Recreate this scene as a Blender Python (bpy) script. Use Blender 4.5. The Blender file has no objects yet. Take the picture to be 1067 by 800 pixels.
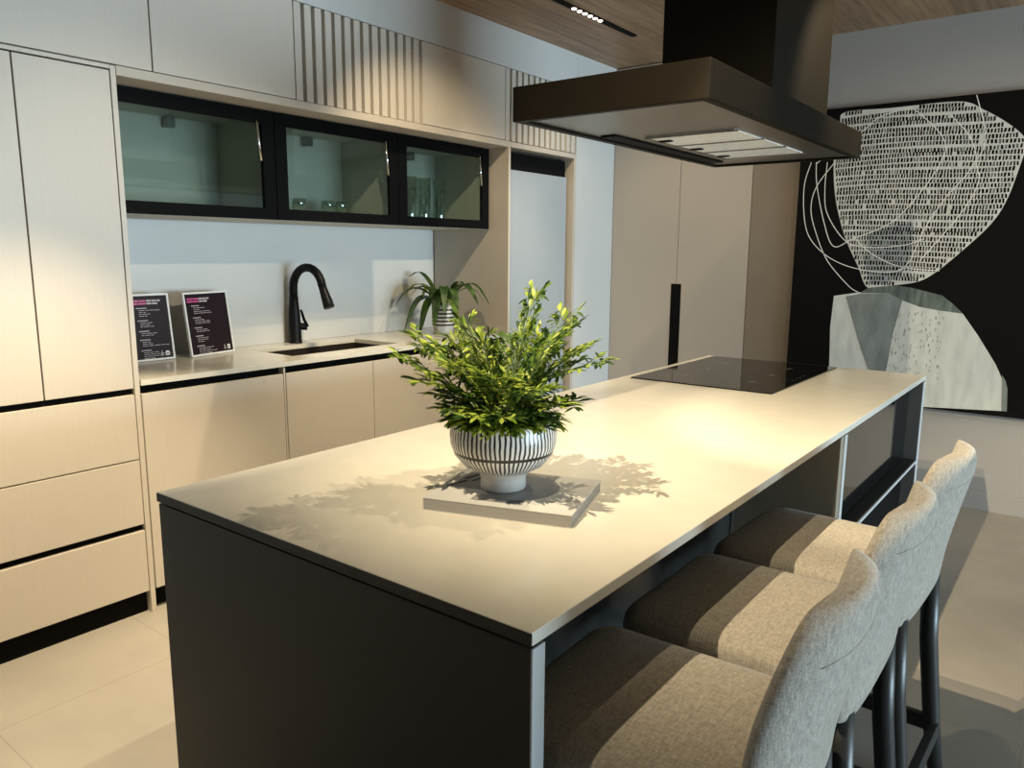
import bpy, bmesh, math, random
from mathutils import Vector, Matrix
C = bpy.context.scene.collection
PI = math.pi

# ------------------------------------------------------------------ materials
def _nodes(name):
    m = bpy.data.materials.new(name); m.use_nodes = True
    nt = m.node_tree
    return m, nt, nt.nodes['Principled BSDF']

def N(nt, kind, **kw):
    n = nt.nodes.new(kind)
    for k, v in kw.items():
        if k in n.inputs: n.inputs[k].default_value = v
        else: setattr(n, k, v)
    return n

def ramp(nt, stops):
    r = nt.nodes.new('ShaderNodeValToRGB')
    e = r.color_ramp.elements
    while len(e) < len(stops): e.new(0.5)
    for el, (p, c) in zip(e, stops):
        el.position = p; el.color = (*c, 1)
    return r

def mat(name, col, rough=.5, metal=0., spec=.5, var=0., vscale=8., stretch=(1, 1, 1), bump=0., coat=0., trans=0.):
    m, nt, b = _nodes(name)
    b.inputs['Base Color'].default_value = (*col, 1)
    b.inputs['Roughness'].default_value = rough
    b.inputs['Metallic'].default_value = metal
    b.inputs['Specular IOR Level'].default_value = spec
    b.inputs['Coat Weight'].default_value = coat
    tc = N(nt, 'ShaderNodeTexCoord'); mp = N(nt, 'ShaderNodeMapping')
    mp.inputs['Scale'].default_value = stretch
    nt.links.new(tc.outputs['Object'], mp.inputs['Vector'])
    nz = N(nt, 'ShaderNodeTexNoise', Scale=vscale, Detail=4.)
    nt.links.new(mp.outputs['Vector'], nz.inputs['Vector'])
    v = max(var, .015)
    r = ramp(nt, [(.25, tuple(c*(1-v) for c in col)), (.75, tuple(min(1, c*(1+v)) for c in col))])
    nt.links.new(nz.outputs['Fac'], r.inputs['Fac'])
    nt.links.new(r.outputs['Color'], b.inputs['Base Color'])
    if bump:
        bp = N(nt, 'ShaderNodeBump', Strength=bump, Distance=.002)
        nt.links.new(nz.outputs['Fac'], bp.inputs['Height'])
        nt.links.new(bp.outputs['Normal'], b.inputs['Normal'])
    if trans: b.inputs['Transmission Weight'].default_value = trans
    return m

def wood_mat(name, a, c, d):
    m, nt, b = _nodes(name)
    tc = N(nt, 'ShaderNodeTexCoord'); mp = N(nt, 'ShaderNodeMapping')
    mp.inputs['Scale'].default_value = (14, .8, 1)
    nt.links.new(tc.outputs['Object'], mp.inputs['Vector'])
    nz = N(nt, 'ShaderNodeTexNoise', Scale=2.2, Detail=9., Roughness=.62, Distortion=.4)
    nt.links.new(mp.outputs['Vector'], nz.inputs['Vector'])
    r = ramp(nt, [(.3, a), (.5, c), (.72, d)])
    nt.links.new(nz.outputs['Fac'], r.inputs['Fac'])
    br = N(nt, 'ShaderNodeTexBrick', Scale=1.)
    br.offset = .37
    br.inputs['Mortar Size'].default_value = .0015
    br.inputs['Brick Width'].default_value = 1.8
    br.inputs['Row Height'].default_value = .19
    br.inputs['Color1'].default_value = (.82, .82, .82, 1)
    br.inputs['Color2'].default_value = (1.12, 1.1, 1.08, 1)
    br.inputs['Mortar'].default_value = (.55, .5, .45, 1)
    mp2 = N(nt, 'ShaderNodeMapping'); mp2.inputs['Rotation'].default_value = (0, 0, PI/2)
    nt.links.new(tc.outputs['Object'], mp2.inputs['Vector'])
    nt.links.new(mp2.outputs['Vector'], br.inputs['Vector'])
    mx = N(nt, 'ShaderNodeMix', data_type='RGBA', blend_type='MULTIPLY'); mx.inputs['Factor'].default_value = 1
    nt.links.new(r.outputs['Color'], mx.inputs[6]); nt.links.new(br.outputs['Color'], mx.inputs[7])
    nt.links.new(mx.outputs[2], b.inputs['Base Color'])
    b.inputs['Roughness'].default_value = .5
    return m

def tile_mat(name):
    m, nt, b = _nodes(name)
    tc = N(nt, 'ShaderNodeTexCoord')
    br = N(nt, 'ShaderNodeTexBrick', Scale=1.); br.offset = .5
    br.inputs['Mortar Size'].default_value = .0022
    br.inputs['Brick Width'].default_value = 1.2
    br.inputs['Row Height'].default_value = .6
    br.inputs['Color1'].default_value = (.325, .30, .262, 1)
    br.inputs['Color2'].default_value = (.338, .312, .274, 1)
    br.inputs['Mortar'].default_value = (.27, .245, .215, 1)
    mp2 = N(nt, 'ShaderNodeMapping'); mp2.inputs['Rotation'].default_value = (0, 0, PI/2)
    mp2.inputs['Location'].default_value = (.1, .04, 0)
    nt.links.new(tc.outputs['Object'], mp2.inputs['Vector'])
    nt.links.new(mp2.outputs['Vector'], br.inputs['Vector'])
    nz = N(nt, 'ShaderNodeTexNoise', Scale=2.5, Detail=7., Roughness=.6)
    nt.links.new(tc.outputs['Object'], nz.inputs['Vector'])
    r = ramp(nt, [(.3, (.88, .88, .88)), (.7, (1.08, 1.07, 1.06))])
    nt.links.new(nz.outputs['Fac'], r.inputs['Fac'])
    mx = N(nt, 'ShaderNodeMix', data_type='RGBA', blend_type='MULTIPLY'); mx.inputs['Factor'].default_value = 1
    nt.links.new(br.outputs['Color'], mx.inputs[6]); nt.links.new(r.outputs['Color'], mx.inputs[7])
    nt.links.new(mx.outputs[2], b.inputs['Base Color'])
    b.inputs['Roughness'].default_value = .45; b.inputs['Specular IOR Level'].default_value = .3
    return m

def fabric_mat(name, lo, hi):
    m, nt, b = _nodes(name)
    tc = N(nt, 'ShaderNodeTexCoord')
    outs = []
    for sc in ((120, 700, 700), (700, 120, 120)):
        mp = N(nt, 'ShaderNodeMapping'); mp.inputs['Scale'].default_value = sc
        nt.links.new(tc.outputs['Object'], mp.inputs['Vector'])
        nz = N(nt, 'ShaderNodeTexNoise', Scale=.55, Detail=2.5)
        nt.links.new(mp.outputs['Vector'], nz.inputs['Vector']); outs.append(nz.outputs['Fac'])
    ad = N(nt, 'ShaderNodeMath', operation='ADD'); nt.links.new(outs[0], ad.inputs[0]); nt.links.new(outs[1], ad.inputs[1])
    hf = N(nt, 'ShaderNodeMath', operation='MULTIPLY'); hf.inputs[1].default_value = .5
    nt.links.new(ad.outputs[0], hf.inputs[0])
    r = ramp(nt, [(.30, lo), (.70, hi)])
    nt.links.new(hf.outputs[0], r.inputs['Fac'])
    nt.links.new(r.outputs['Color'], b.inputs['Base Color'])
    bp = N(nt, 'ShaderNodeBump', Strength=.55, Distance=.0025)
    nt.links.new(hf.outputs[0], bp.inputs['Height']); nt.links.new(bp.outputs['Normal'], b.inputs['Normal'])
    b.inputs['Roughness'].default_value = .9
    b.inputs['Specular IOR Level'].default_value = .15
    b.inputs['Sheen Weight'].default_value = .25
    return m

def bowl_mat(name):
    """white glaze with hand painted dark strokes in two rows and one dark ring"""
    m, nt, b = _nodes(name)
    tc = N(nt, 'ShaderNodeTexCoord'); sx = N(nt, 'ShaderNodeSeparateXYZ')
    nt.links.new(tc.outputs['Object'], sx.inputs[0])
    nz = N(nt, 'ShaderNodeTexNoise', Scale=26., Detail=1.)
    nt.links.new(tc.outputs['Object'], nz.inputs['Vector'])
    at = N(nt, 'ShaderNodeMath', operation='ARCTAN2')
    nt.links.new(sx.outputs['Y'], at.inputs[0]); nt.links.new(sx.outputs['X'], at.inputs[1])
    def M(op, a, bb):
        n = N(nt, 'ShaderNodeMath', operation=op)
        for i, v in enumerate((a, bb)):
            if isinstance(v, (int, float)): n.inputs[i].default_value = v
            else: nt.links.new(v, n.inputs[i])
        return n.outputs[0]
    wob = M('MULTIPLY', nz.outputs['Fac'], .75)
    z = sx.outputs['Z']
    s = M('FRACT', M('ADD', M('MULTIPLY', at.outputs[0], 70/(2*PI)), wob), 0)
    stripe = M('LESS_THAN', s, .43)
    zw = M('ADD', z, M('MULTIPLY', M('SUBTRACT', nz.outputs['Fac'], .5), .006))
    up = M('MULTIPLY', M('GREATER_THAN', zw, .040), M('LESS_THAN', zw, .136))
    ring = M('MULTIPLY', M('GREATER_THAN', z, .0765), M('LESS_THAN', z, .0830))
    fac = M('MAXIMUM', M('MULTIPLY', stripe, up), ring)
    mx = N(nt, 'ShaderNodeMix', data_type='RGBA')
    nt.links.new(fac, mx.inputs[0])
    mx.inputs[6].default_value = (.72, .70, .66, 1); mx.inputs[7].default_value = (.018, .016, .016, 1)
    nt.links.new(mx.outputs[2], b.inputs['Base Color'])
    b.inputs['Roughness'].default_value = .28
    return m

def band_mat(name):
    m, nt, b = _nodes(name)
    tc = N(nt, 'ShaderNodeTexCoord'); sx = N(nt, 'ShaderNodeSeparateXYZ')
    nt.links.new(tc.outputs['Object'], sx.inputs[0])
    def M(op, a, bb):
        n = N(nt, 'ShaderNodeMath', operation=op)
        for i, v in enumerate((a, bb)):
            if isinstance(v, (int, float)): n.inputs[i].default_value = v
            else: nt.links.new(v, n.inputs[i])
        return n.outputs[0]
    z = sx.outputs['Z']
    st = M('LESS_THAN', M('FRACT', M('MULTIPLY', z, 1/.0225), 0), .47)
    fac = M('MULTIPLY', M('MULTIPLY', st, M('GREATER_THAN', z, .044)), M('LESS_THAN', z, .15))
    mx = N(nt, 'ShaderNodeMix', data_type='RGBA'); nt.links.new(fac, mx.inputs[0])
    mx.inputs[6].default_value = (.75, .73, .70, 1); mx.inputs[7].default_value = (.015, .015, .016, 1)
    nt.links.new(mx.outputs[2], b.inputs['Base Color']); b.inputs['Roughness'].default_value = .35
    return m

def leaf_mat(name, a, c):
    m, nt, b = _nodes(name)
    tc = N(nt, 'ShaderNodeTexCoord')
    nz = N(nt, 'ShaderNodeTexNoise', Scale=22., Detail=2.)
    nt.links.new(tc.outputs['Object'], nz.inputs['Vector'])
    r = ramp(nt, [(.36, a), (.64, c)])
    nt.links.new(nz.outputs['Fac'], r.inputs['Fac']); nt.links.new(r.outputs['Color'], b.inputs['Base Color'])
    b.inputs['Roughness'].default_value = .42
    tl = N(nt, 'ShaderNodeBsdfTranslucent'); nt.links.new(r.outputs['Color'], tl.inputs[0])
    mx = N(nt, 'ShaderNodeMixShader'); mx.inputs[0].default_value = .3
    nt.links.new(b.outputs[0], mx.inputs[1]); nt.links.new(tl.outputs[0], mx.inputs[2])
    nt.links.new(mx.outputs[0], nt.nodes['Material Output'].inputs[0])
    return m

def glass_mat(name, tint, rough=0., base=.05):
    """thin clear pane: mostly see-through, mirror at grazing angles"""
    m = bpy.data.materials.new(name); m.use_nodes = True
    nt = m.node_tree; nt.nodes.clear()
    out = N(nt, 'ShaderNodeOutputMaterial'); mix = N(nt, 'ShaderNodeMixShader')
    fr = N(nt, 'ShaderNodeLayerWeight', Blend=.5)
    pw = N(nt, 'ShaderNodeMath', operation='POWER'); pw.inputs[1].default_value = 4.
    nt.links.new(fr.outputs['Facing'], pw.inputs[0])
    mul = N(nt, 'ShaderNodeMath', operation='MULTIPLY_ADD'); mul.inputs[1].default_value = .8; mul.inputs[2].default_value = base
    nt.links.new(pw.outputs[0], mul.inputs[0])
    tr = N(nt, 'ShaderNodeBsdfTransparent'); tr.inputs[0].default_value = (*tint, 1)
    gl = N(nt, 'ShaderNodeBsdfGlossy'); gl.inputs['Roughness'].default_value = rough
    gl.inputs[0].default_value = (.9, 1, 1, 1)
    nt.links.new(mul.outputs[0], mix.inputs[0]); nt.links.new(tr.outputs[0], mix.inputs[1]); nt.links.new(gl.outputs[0], mix.inputs[2])
    nt.links.new(mix.outputs[0], out.inputs[0])
    return m

def emit_mat(name, col, s):
    m, nt, b = _nodes(name)
    b.inputs['Emission Color'].default_value = (*col, 1); b.inputs['Emission Strength'].default_value = s
    b.inputs['Base Color'].default_value = (*col, 1)
    return m

M_cab = mat('cream matt laminate', (.545, .495, .435), .42, var=.02, vscale=90, stretch=(1, 1, .06))
M_cabside = mat('beige panel', (.50, .44, .37), .5, var=.02)
M_wall = mat('painted white wall', (.53, .53, .52), .6, var=.015, vscale=3)
M_grey = mat('painted grey wall', (.36, .35, .34), .5, var=.03, vscale=2)
M_splash = mat('pale grey splashback', (.58, .58, .565), .35, var=.02, vscale=4)
M_black = mat('black anodised metal', (.005, .005, .0052), .5, spec=.03)
M_gap = mat('shadow gap black', (.004, .004, .004), .8, spec=.1)
M_quartz = mat('cream quartz', (.66, .63, .56), .17, var=.035, vscale=14, spec=.5)
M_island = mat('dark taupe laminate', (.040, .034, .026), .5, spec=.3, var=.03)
M_islandlt = mat('pale edge band', (.50, .52, .53), .4)
M_islandgrey = mat('grey laminate', (.15, .15, .145), .4)
M_darkglass = mat('smoked black glass', (.008, .009, .009), .06, spec=.6)
M_hood = mat('blackened bronze steel', (.008, .0062, .004), .45, metal=.0, spec=.06, var=.1, vscale=5)
M_steel = mat('brushed steel', (.26, .245, .22), .32, metal=.9, var=.06, vscale=60, stretch=(1, .04, 1))
M_filter = mat('bright steel baffle', (.88, .84, .76), .4, metal=.1)
M_chrome = mat('polished chrome', (.8, .8, .8), .12, metal=1.)
M_glass = glass_mat('cabinet glass', (.79, .85, .83), 0., .03)
M_cupinside = mat('grey carcass board', (.50, .48, .42), .6)
M_tumbler = glass_mat('tumbler glass', (.90, .98, .97), .03, .36)
M_fridge = mat('pale blue grey steel', (.38, .42, .46), .3, metal=.15, var=.02)
M_ward = mat('taupe wardrobe laminate', (.44, .395, .345), .42, var=.015)
M_brown = mat('brown taupe panel', (.22, .18, .14), .5, var=.03)
M_wood = wood_mat('walnut ceiling board', (.16, .098, .055), (.28, .182, .108), (.40, .275, .17))
M_tile = tile_mat('stone floor tile')
M_fabric = fabric_mat('woven grey beige cloth', (.215, .195, .165), (.47, .435, .38))
M_leg = mat('black stained beech', (.022, .023, .024), .38, spec=.5)
M_bowl = bowl_mat('striped glaze'); M_pot = band_mat('banded glaze')
M_soil = mat('potting soil', (.03, .022, .015), .9, var=.4, vscale=60)
M_leafA = leaf_mat('pale lit green leaf', (.13, .22, .02), (.44, .52, .085))  # paler tone that paints the lit leaflets of the fern
M_leafB = leaf_mat('deep green leaf', (.016, .045, .010), (.07, .14, .025))  # deep green; on the fern it also paints the shaded inner leaflets
M_stem = mat('green stem', (.10, .15, .03), .6)
M_paper = mat('book paper', (.33, .325, .32), .6, var=.16, vscale=3, stretch=(1, 1, 300))
M_cover = mat('white cover', (.56, .55, .54), .45)
M_coverg = mat('cover grey', (.20, .20, .21), .4); M_coverl = mat('cover pale grey', (.30, .28, .265), .4)
M_ink = mat('black ink', (.015, .015, .017), .5)
M_frame = mat('white sign frame', (.78, .77, .75), .35)
M_plum = mat('dark plum print', (.016, .008, .012), .5, spec=.2)
M_pink = mat('pink print', (.55, .09, .26), .4); M_pale = mat('pale print', (.45, .40, .42), .5)
M_canvas = mat('black painted canvas', (.004, .0035, .0035), .6, spec=.1)
M_ovalw = mat('white brushwork', (.62, .63, .60), .7, var=.16, vscale=12)
M_stone = mat('pale grey brushwork', (.60, .63, .60), .7, var=.16, vscale=9, stretch=(2.2, 1, .6))
M_cap = mat('slate brushwork', (.11, .14, .13), .7, var=.6, vscale=14, stretch=(3, 1, .5))
M_tri = mat('grey wash', (.20, .23, .225), .7, var=.28, vscale=14, stretch=(1, 1, .5))
M_slate = mat('slate wash', (.33, .36, .37), .7, var=.2, vscale=14)
M_line = mat('white thread line', (.85, .86, .83), .7)
M_lamp = emit_mat('lit lamp lens', (1, .88, .70), 4)

# ------------------------------------------------------------------ builders
class MB:
    def __init__(s): s.bm = bmesh.new(); s.mats = []
    def mi(s, m):
        if m not in s.mats: s.mats.append(m)
        return s.mats.index(m)
    def face(s, pts, m=None, smooth=False):
        f = s.bm.faces.new([s.bm.verts.new(p) for p in pts])
        if m: f.material_index = s.mi(m)
        f.smooth = smooth; return f
    def box(s, x0, x1, y0, y1, z0, z1, m=None):
        v = [s.bm.verts.new((x, y, z)) for x in (x0, x1) for y in (y0, y1) for z in (z0, z1)]
        for q in ((0, 1, 3, 2), (4, 6, 7, 5), (0, 4, 5, 1), (2, 3, 7, 6), (0, 2, 6, 4), (1, 5, 7, 3)):
            f = s.bm.faces.new([v[i] for i in q])
            if m: f.material_index = s.mi(m)
        return s
    def prism(s, poly, axis, a, b, m=None):
        """extrude a polygon given in the two other axes along axis from a to b"""
        def P(u, w, t): return {'x': (t, u, w), 'y': (u, t, w), 'z': (u, w, t)}[axis]
        lo = [s.bm.verts.new(P(u, w, a)) for u, w in poly]; hi = [s.bm.verts.new(P(u, w, b)) for u, w in poly]
        fs = [s.bm.faces.new(lo), s.bm.faces.new(hi[::-1])]
        n = len(poly)
        for i in range(n): fs.append(s.bm.faces.new([lo[i], hi[i], hi[(i+1) % n], lo[(i+1) % n]]))
        if m:
            for f in fs: f.material_index = s.mi(m)
        return s
    def loft(s, rings, cap0=True, cap1=True, m=None, smooth=True):
        R = [[s.bm.verts.new(p) for p in r] for r in rings]; n = len(R[0]); fs = []
        for a, b in zip(R, R[1:]):
            for i in range(n):
                f = s.bm.faces.new([a[i], a[(i+1) % n], b[(i+1) % n], b[i]]); f.smooth = smooth; fs.append(f)
        if cap0: fs.append(s.bm.faces.new(R[0][::-1]))
        if cap1: fs.append(s.bm.faces.new(R[-1]))
        if m:
            for f in fs: f.material_index = s.mi(m)
        return s
    def tube(s, path, rad, n=14, m=None):
        path = [Vector(p) for p in path]
        if isinstance(rad, (int, float)): rad = [rad]*len(path)
        rings = []; up = None
        for i, p in enumerate(path):
            t = (path[min(i+1, len(path)-1)]-path[max(i-1, 0)]).normalized()
            if up is None:
                up = t.orthogonal().normalized()
            up = (up-t*up.dot(t)).normalized(); w = t.cross(up)
            rings.append([p+(up*math.cos(2*PI*k/n)+w*math.sin(2*PI*k/n))*rad[i] for k in range(n)])
        return s.loft(rings, m=m)
    def lathe(s, prof, cx=0, cy=0, n=48, m=None, cap0=True, cap1=True):
        return s.loft([[(cx+r*math.cos(2*PI*k/n), cy+r*math.sin(2*PI*k/n), z) for k in range(n)] for r, z in prof], cap0, cap1, m)
    def build(s, name, m=None, parent=None, bevel=0., seg=2, loc=None, sub=0, auto=None):
        bmesh.ops.recalc_face_normals(s.bm, faces=s.bm.faces[:])
        me = bpy.data.meshes.new(name)
        s.bm.to_mesh(me); s.bm.free()
        for k in (s.mats or [m]): me.materials.append(k)
        o = bpy.data.objects.new(name, me); C.objects.link(o)
        if parent: o.parent = parent
        if loc: o.location = loc
        if bevel:
            b = o.modifiers.new('edge', 'BEVEL'); b.width = bevel; b.segments = seg; b.limit_method = 'ANGLE'; b.angle_limit = math.radians(40)
        if sub:
            q = o.modifiers.new('smooth', 'SUBSURF'); q.levels = q.render_levels = sub
        return o

def tag(o, label, cat, group=None, kind=None):
    o['label'] = label; o['category'] = cat
    if group: o['group'] = group
    if kind: o['kind'] = kind
    return o
def empty(name, label, cat, loc=(0, 0, 0), rz=0, group=None):
    o = bpy.data.objects.new(name, None); C.objects.link(o); o.location = loc; o.rotation_euler = (0, 0, rz)
    o.empty_display_size = .1
    return tag(o, label, cat, group)
def struct(o, label=None):
    o['kind'] = 'structure'
    if label: o['label'] = label
    return o
def bx(name, x0, x1, y0, y1, z0, z1, m, parent=None, bevel=0.):
    """box part; coordinates are relative to the parent's origin"""
    return MB().box(x0, x1, y0, y1, z0, z1).build(name, m, parent, bevel)

XF = -2.82            # plane of the kitchen fronts
YF = 4.845            # far wall
ZC = 2.65             # ceiling
XB = -3.43            # splashback
X1, Y0 = 6.4, -2.6    # unseen right and rear walls

# ------------------------------------------------------------------ the room
struct(bx('floor', -3.6, X1, Y0, 5.6, -.1, 0, M_tile), 'large beige stone floor tiles')
struct(bx('ceiling', -3.6, X1, Y0, 5.6, ZC, ZC+.1, M_wood), 'walnut board ceiling')
w = MB()
w.box(-3.6, XB, Y0, 5.6, 0, ZC)                           # wall behind the niche
w.box(XB, XF, Y0, 4.35, 2.437, ZC)                        # bulkhead strip over the cupboards
w.box(XB, XF, 4.352, 5.6, 0, ZC)                           # white pier beside the tall recess
w.box(XB, XF-.02, Y0, .745, 0, 2.437)
struct(w.build('wall_left', M_wall), 'plain white wall')
struct(bx('trim_1', XB, XB+.006, 1.392, 3.628, .921, 1.534, M_splash), 'pale grey splashback above the worktop')
w = MB(); w.box(-1.522, X1, YF, 5.6, 0, ZC); w.box(XF, -1.522, 5.47, 5.6, 0, ZC)
struct(w.build('wall_far', M_grey), 'grey wall behind the painting')
struct(bx('trim_2', -1.815, -1.522, YF-.004, YF+.6, 0, ZC, M_brown), 'brown taupe panel between wardrobe and painting')
struct(bx('baseboard_far', -1.515, X1, YF-.014, YF, 0, .105, M_grey, bevel=.002), 'grey baseboard under the painting')
struct(bx('wall_back', -3.6, X1, Y0-.1, Y0, 0, ZC, M_brown))
w = MB(); YW0, YW1 = .8, 4.7
w.box(X1, X1+.12, Y0, YW0, 0, ZC); w.box(X1, X1+.12, YW1, 5.6, 0, ZC)
w.box(X1, X1+.12, YW0, YW1, 0, .06); w.box(X1, X1+.12, YW0, YW1, 1.75, ZC)
struct(w.build('wall_right', M_grey))
w = MB()
for k in range(5):
    y = YW0+(YW1-YW0)*k/4
    w.box(X1+.02, X1+.08, y-.025, y+.025, .06, 1.75)
w.box(X1+.02, X1+.08, YW0, YW1, .06, .11); w.box(X1+.02, X1+.08, YW0, YW1, 1.70, 1.75)
struct(w.build('window_1', M_black))

# ------------------------------------------------------------------ tall cupboard at the left
t = empty('tall_cupboard', 'tall cream cupboard of two doors above three wide drawers, left of the sink run', 'cupboard', (XF, 1.06, 0))
bx('carcass', -.58, -.021, -.312, .305, .10, 2.033, M_gap, t)
bx('end_panel', -.60, .0, .309, .328, .0, 2.033, M_cab, t, .0012)
bx('plinth', -.58, -.03, -.31, .305, .0, .10, M_gap, t)
bx('top_filler', -.3, -.001, -.312, .3085, 2.021, 2.033, M_cab, t)
for a, b in ((-.312, -.0025), (.0025, .305)):
    bx('door', -.0205, 0, a, b, .892, 2.015, M_cab, t, .0012)
for a, b in ((.621, .868), (.364, .616), (.092, .338)):
    bx('drawer', -.0205, 0, -.312, .305, a, b, M_cab, t, .0012)

# ------------------------------------------------------------------ fronts above the niche
def flat_front(y0, y1, label):
    t = empty('overhead_cupboard', label, 'cupboard', (XF, y0, 2.038), 0, 'overhead cupboards in the bulkhead')
    bx('carcass', -.5, -.022, .0, y1-y0, .0, .396, M_cabside, t)
    bx('door', -.0215, 0, .0012, y1-y0-.0012, .001, .396, M_cab, t, .001)
def slat_front(y0, y1, n, label):
    t = empty('slatted_front', label, 'slatted panel', (XF, y0, 2.038), 0, 'slatted panels in the bulkhead')
    W = y1-y0
    bx('backing', -.5, -.026, .001, W-.001, 0, .396, M_cabside, t)
    m = MB(); p = W/n
    for k in range(n): m.box(-.0258, 0, k*p+.001, k*p+p*.66, .0, .396)
    m.build('slats', M_cab, t, .0012)
flat_front(.75, 1.522, 'plain cream overhead cupboard front above the tall cupboard')
flat_front(1.525, 2.15, 'plain cream overhead cupboard front between the tall cupboard and the wide slatted panel')
slat_front(2.153, 2.92, 14, 'wide cream slatted panel above the middle glass cupboard')
flat_front(2.923, 3.60, 'plain cream overhead cupboard front between the two slatted panels')
slat_front(3.603, 4.350, 13, 'cream slatted panel above the tall recessed door, partly behind the cooker hood')

t = empty('niche_surround', 'beige board lining the niche around the worktop and glass cupboards', 'panel', (XF, 1.39, 0))
bx('top_board', -.60, 0, 0, 2.242, 2.003, 2.036, M_cabside, t, .001)
bx('side_panel', -.60, 0, 2.243, 2.262, 0, 2.036, M_cabside, t, .001)

# ------------------------------------------------------------------ glass cupboards
XG = -2.962
def glass_cupboard(y0, y1, label):
    t = empty('glass_cupboard', label, 'cupboard', (XG, y0, 1.536), 0, 'glass cupboards in the niche')
    W = y1-y0; H = .464
    b = MB()
    b.box(-.44, -.021, 0, .016, 0, H); b.box(-.44, -.021, W-.016, W, 0, H)
    b.box(-.44, -.021, .016, W-.016, 0, .016); b.box(-.44, -.021, .016, W-.016, H-.016, H)
    b.box(-.44, -.424, .016, W-.016, .016, H-.016)
    b.build('carcass', M_cupinside, t)
    d = MB(); e = .062
    d.box(-.0205, 0, .001, e, .001, H-.001); d.box(-.0205, 0, W-e, W-.001, .001, H-.001)
    d.box(-.0205, 0, e, W-e, .001, .05); d.box(-.0205, 0, e, W-e, H-.056, H-.001)
    fr = d.build('door_frame', M_black, t, .0012)
    bx('glass_pane', -.013, -.008, e-.004, W-e+.004, .046, H-.052, M_glass, fr)
    a = MB(); a.tube([(.006, W-.092, H-.052), (.006, W-.076, H-.215)], .0055, 8)
    h = a.build('lift_handle', M_chrome, t); h['label'] = 'slim chrome handle'
    a = MB(); a.box(-.41, -.37, W*.62, W*.62+.035, H-.065, H-.018); a.build('hinge', M_steel, t)
glass_cupboard(1.392, 2.134, 'black framed glass cupboard next to the tall cream cupboard, empty inside')
glass_cupboard(2.136, 2.884, 'middle black framed glass cupboard with three small glasses low inside')
glass_cupboard(2.886, 3.626, 'black framed glass cupboard over the small potted plant, holding tall tumblers')
def tumbler(x, y, r, h, label, group, name):
    m = MB()
    m.lathe([(r*.86, 0), (r*.90, .004), (r, h), (r*.93, h), (r*.82, .012), (0.001, .012)], n=28, cap1=False)
    o = m.build(name, M_tumbler, None, loc=(x, y, 1.5525)); tag(o, label, 'glass', group)
for y, l in ((3.15, 'tall clear tumbler nearest the middle glass cupboard'), (3.262, 'tall clear tumbler standing between two others'),
             (3.392, 'tall clear tumbler farthest from the middle glass cupboard')):
    tumbler(-3.15, y, .042, .262, l, 'tall tumblers in the glass cupboard', 'tumbler')
def goblet(y, label):
    m = MB()
    m.lathe([(.034, 0), (.032, .004), (.010, .010), (.008, .03), (.026, .045), (.036, .075), (.034, .098), (.032, .098), (.034, .075), (.022, .05), (.001, .045)], n=28, cap1=False)
    tag(m.build('small_glass', M_tumbler, None, loc=(-3.15, y, 1.5525)), label, 'glass', 'small glasses in the middle cupboard')
goblet(2.392, 'small stemmed glass standing apart from the pair in the middle glass cupboard')
goblet(2.568, 'small stemmed glass of the pair, nearer the lone one')
goblet(2.650, 'small stemmed glass of the pair, nearer the tumblers')

# ------------------------------------------------------------------ base run
def base_unit(y0, y1, splits, label):
    t = empty('base_cupboard', label, 'cupboard', (XF, y0, 0), 0, 'base cupboards under the worktop')
    W = y1-y0
    bx('carcass', -.56, -.03, 0, W, .09, .60, M_gap, t)
    bx('finger_channel', -.06, -.034, 0, W, .60, .896, M_gap, t)
    bx('plinth', -.55, -.05, 0, W, 0, .09, M_gap, t)
    s = [0.0]+splits+[W]
    for a, b in zip(s, s[1:]): bx('door', -.0205, 0, a+.0015, b-.0015, .092, .866, M_cab, t, .0012)
base_unit(1.392, 2.024, [], 'wide cream base cupboard front beside the tall cupboard')
base_unit(2.036, 3.07, [.514], 'cream sink base cupboard with two doors')
base_unit(3.072, 3.628, [], 'cream base cupboard behind the leafy plant')
struct(bx('trim_3', XF-.30, XF-.001, 2.026, 2.034, .0, .895, M_cab))
t = MB()
SX0, SX1, SY0, SY1 = -3.29, -2.945, 2.17, 2.84
t.box(XB+.002, SX0, 1.392, 3.629, .899, .92); t.box(SX1, XF+.004, 1.392, 3.629, .899, .92)
t.box(SX0, SX1, 1.392, SY0, .899, .92); t.box(SX0, SX1, SY1, 3.629, .899, .92)
tag(t.build('worktop', M_quartz, None), 'cream stone worktop along the wall with a cut-out for the sink', 'worktop')
s = empty('sink', 'black undermount sink set in the cream worktop', 'sink', (0, 0, 0))
m = MB(); e = .012; zb = .72
m.box(SX0-e, SX0, SY0-e, SY1+e, zb, .8985); m.box(SX1, SX1+e, SY0-e, SY1+e, zb, .8985)
m.box(SX0, SX1, SY0-e, SY0, zb, .8985); m.box(SX0, SX1, SY1, SY1+e, zb, .8985); m.box(SX0-e, SX1+e, SY0-e, SY1+e, zb-.012, zb)
m.build('basin', mat('black composite', (.022, .018, .016), .35), s)
m = MB(); m.lathe([(.045, zb), (.045, zb+.004), (.02, zb+.002)], (SX0+SX1)/2, (SY0+SY1)/2, 24); m.build('drain', M_chrome, s)

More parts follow.
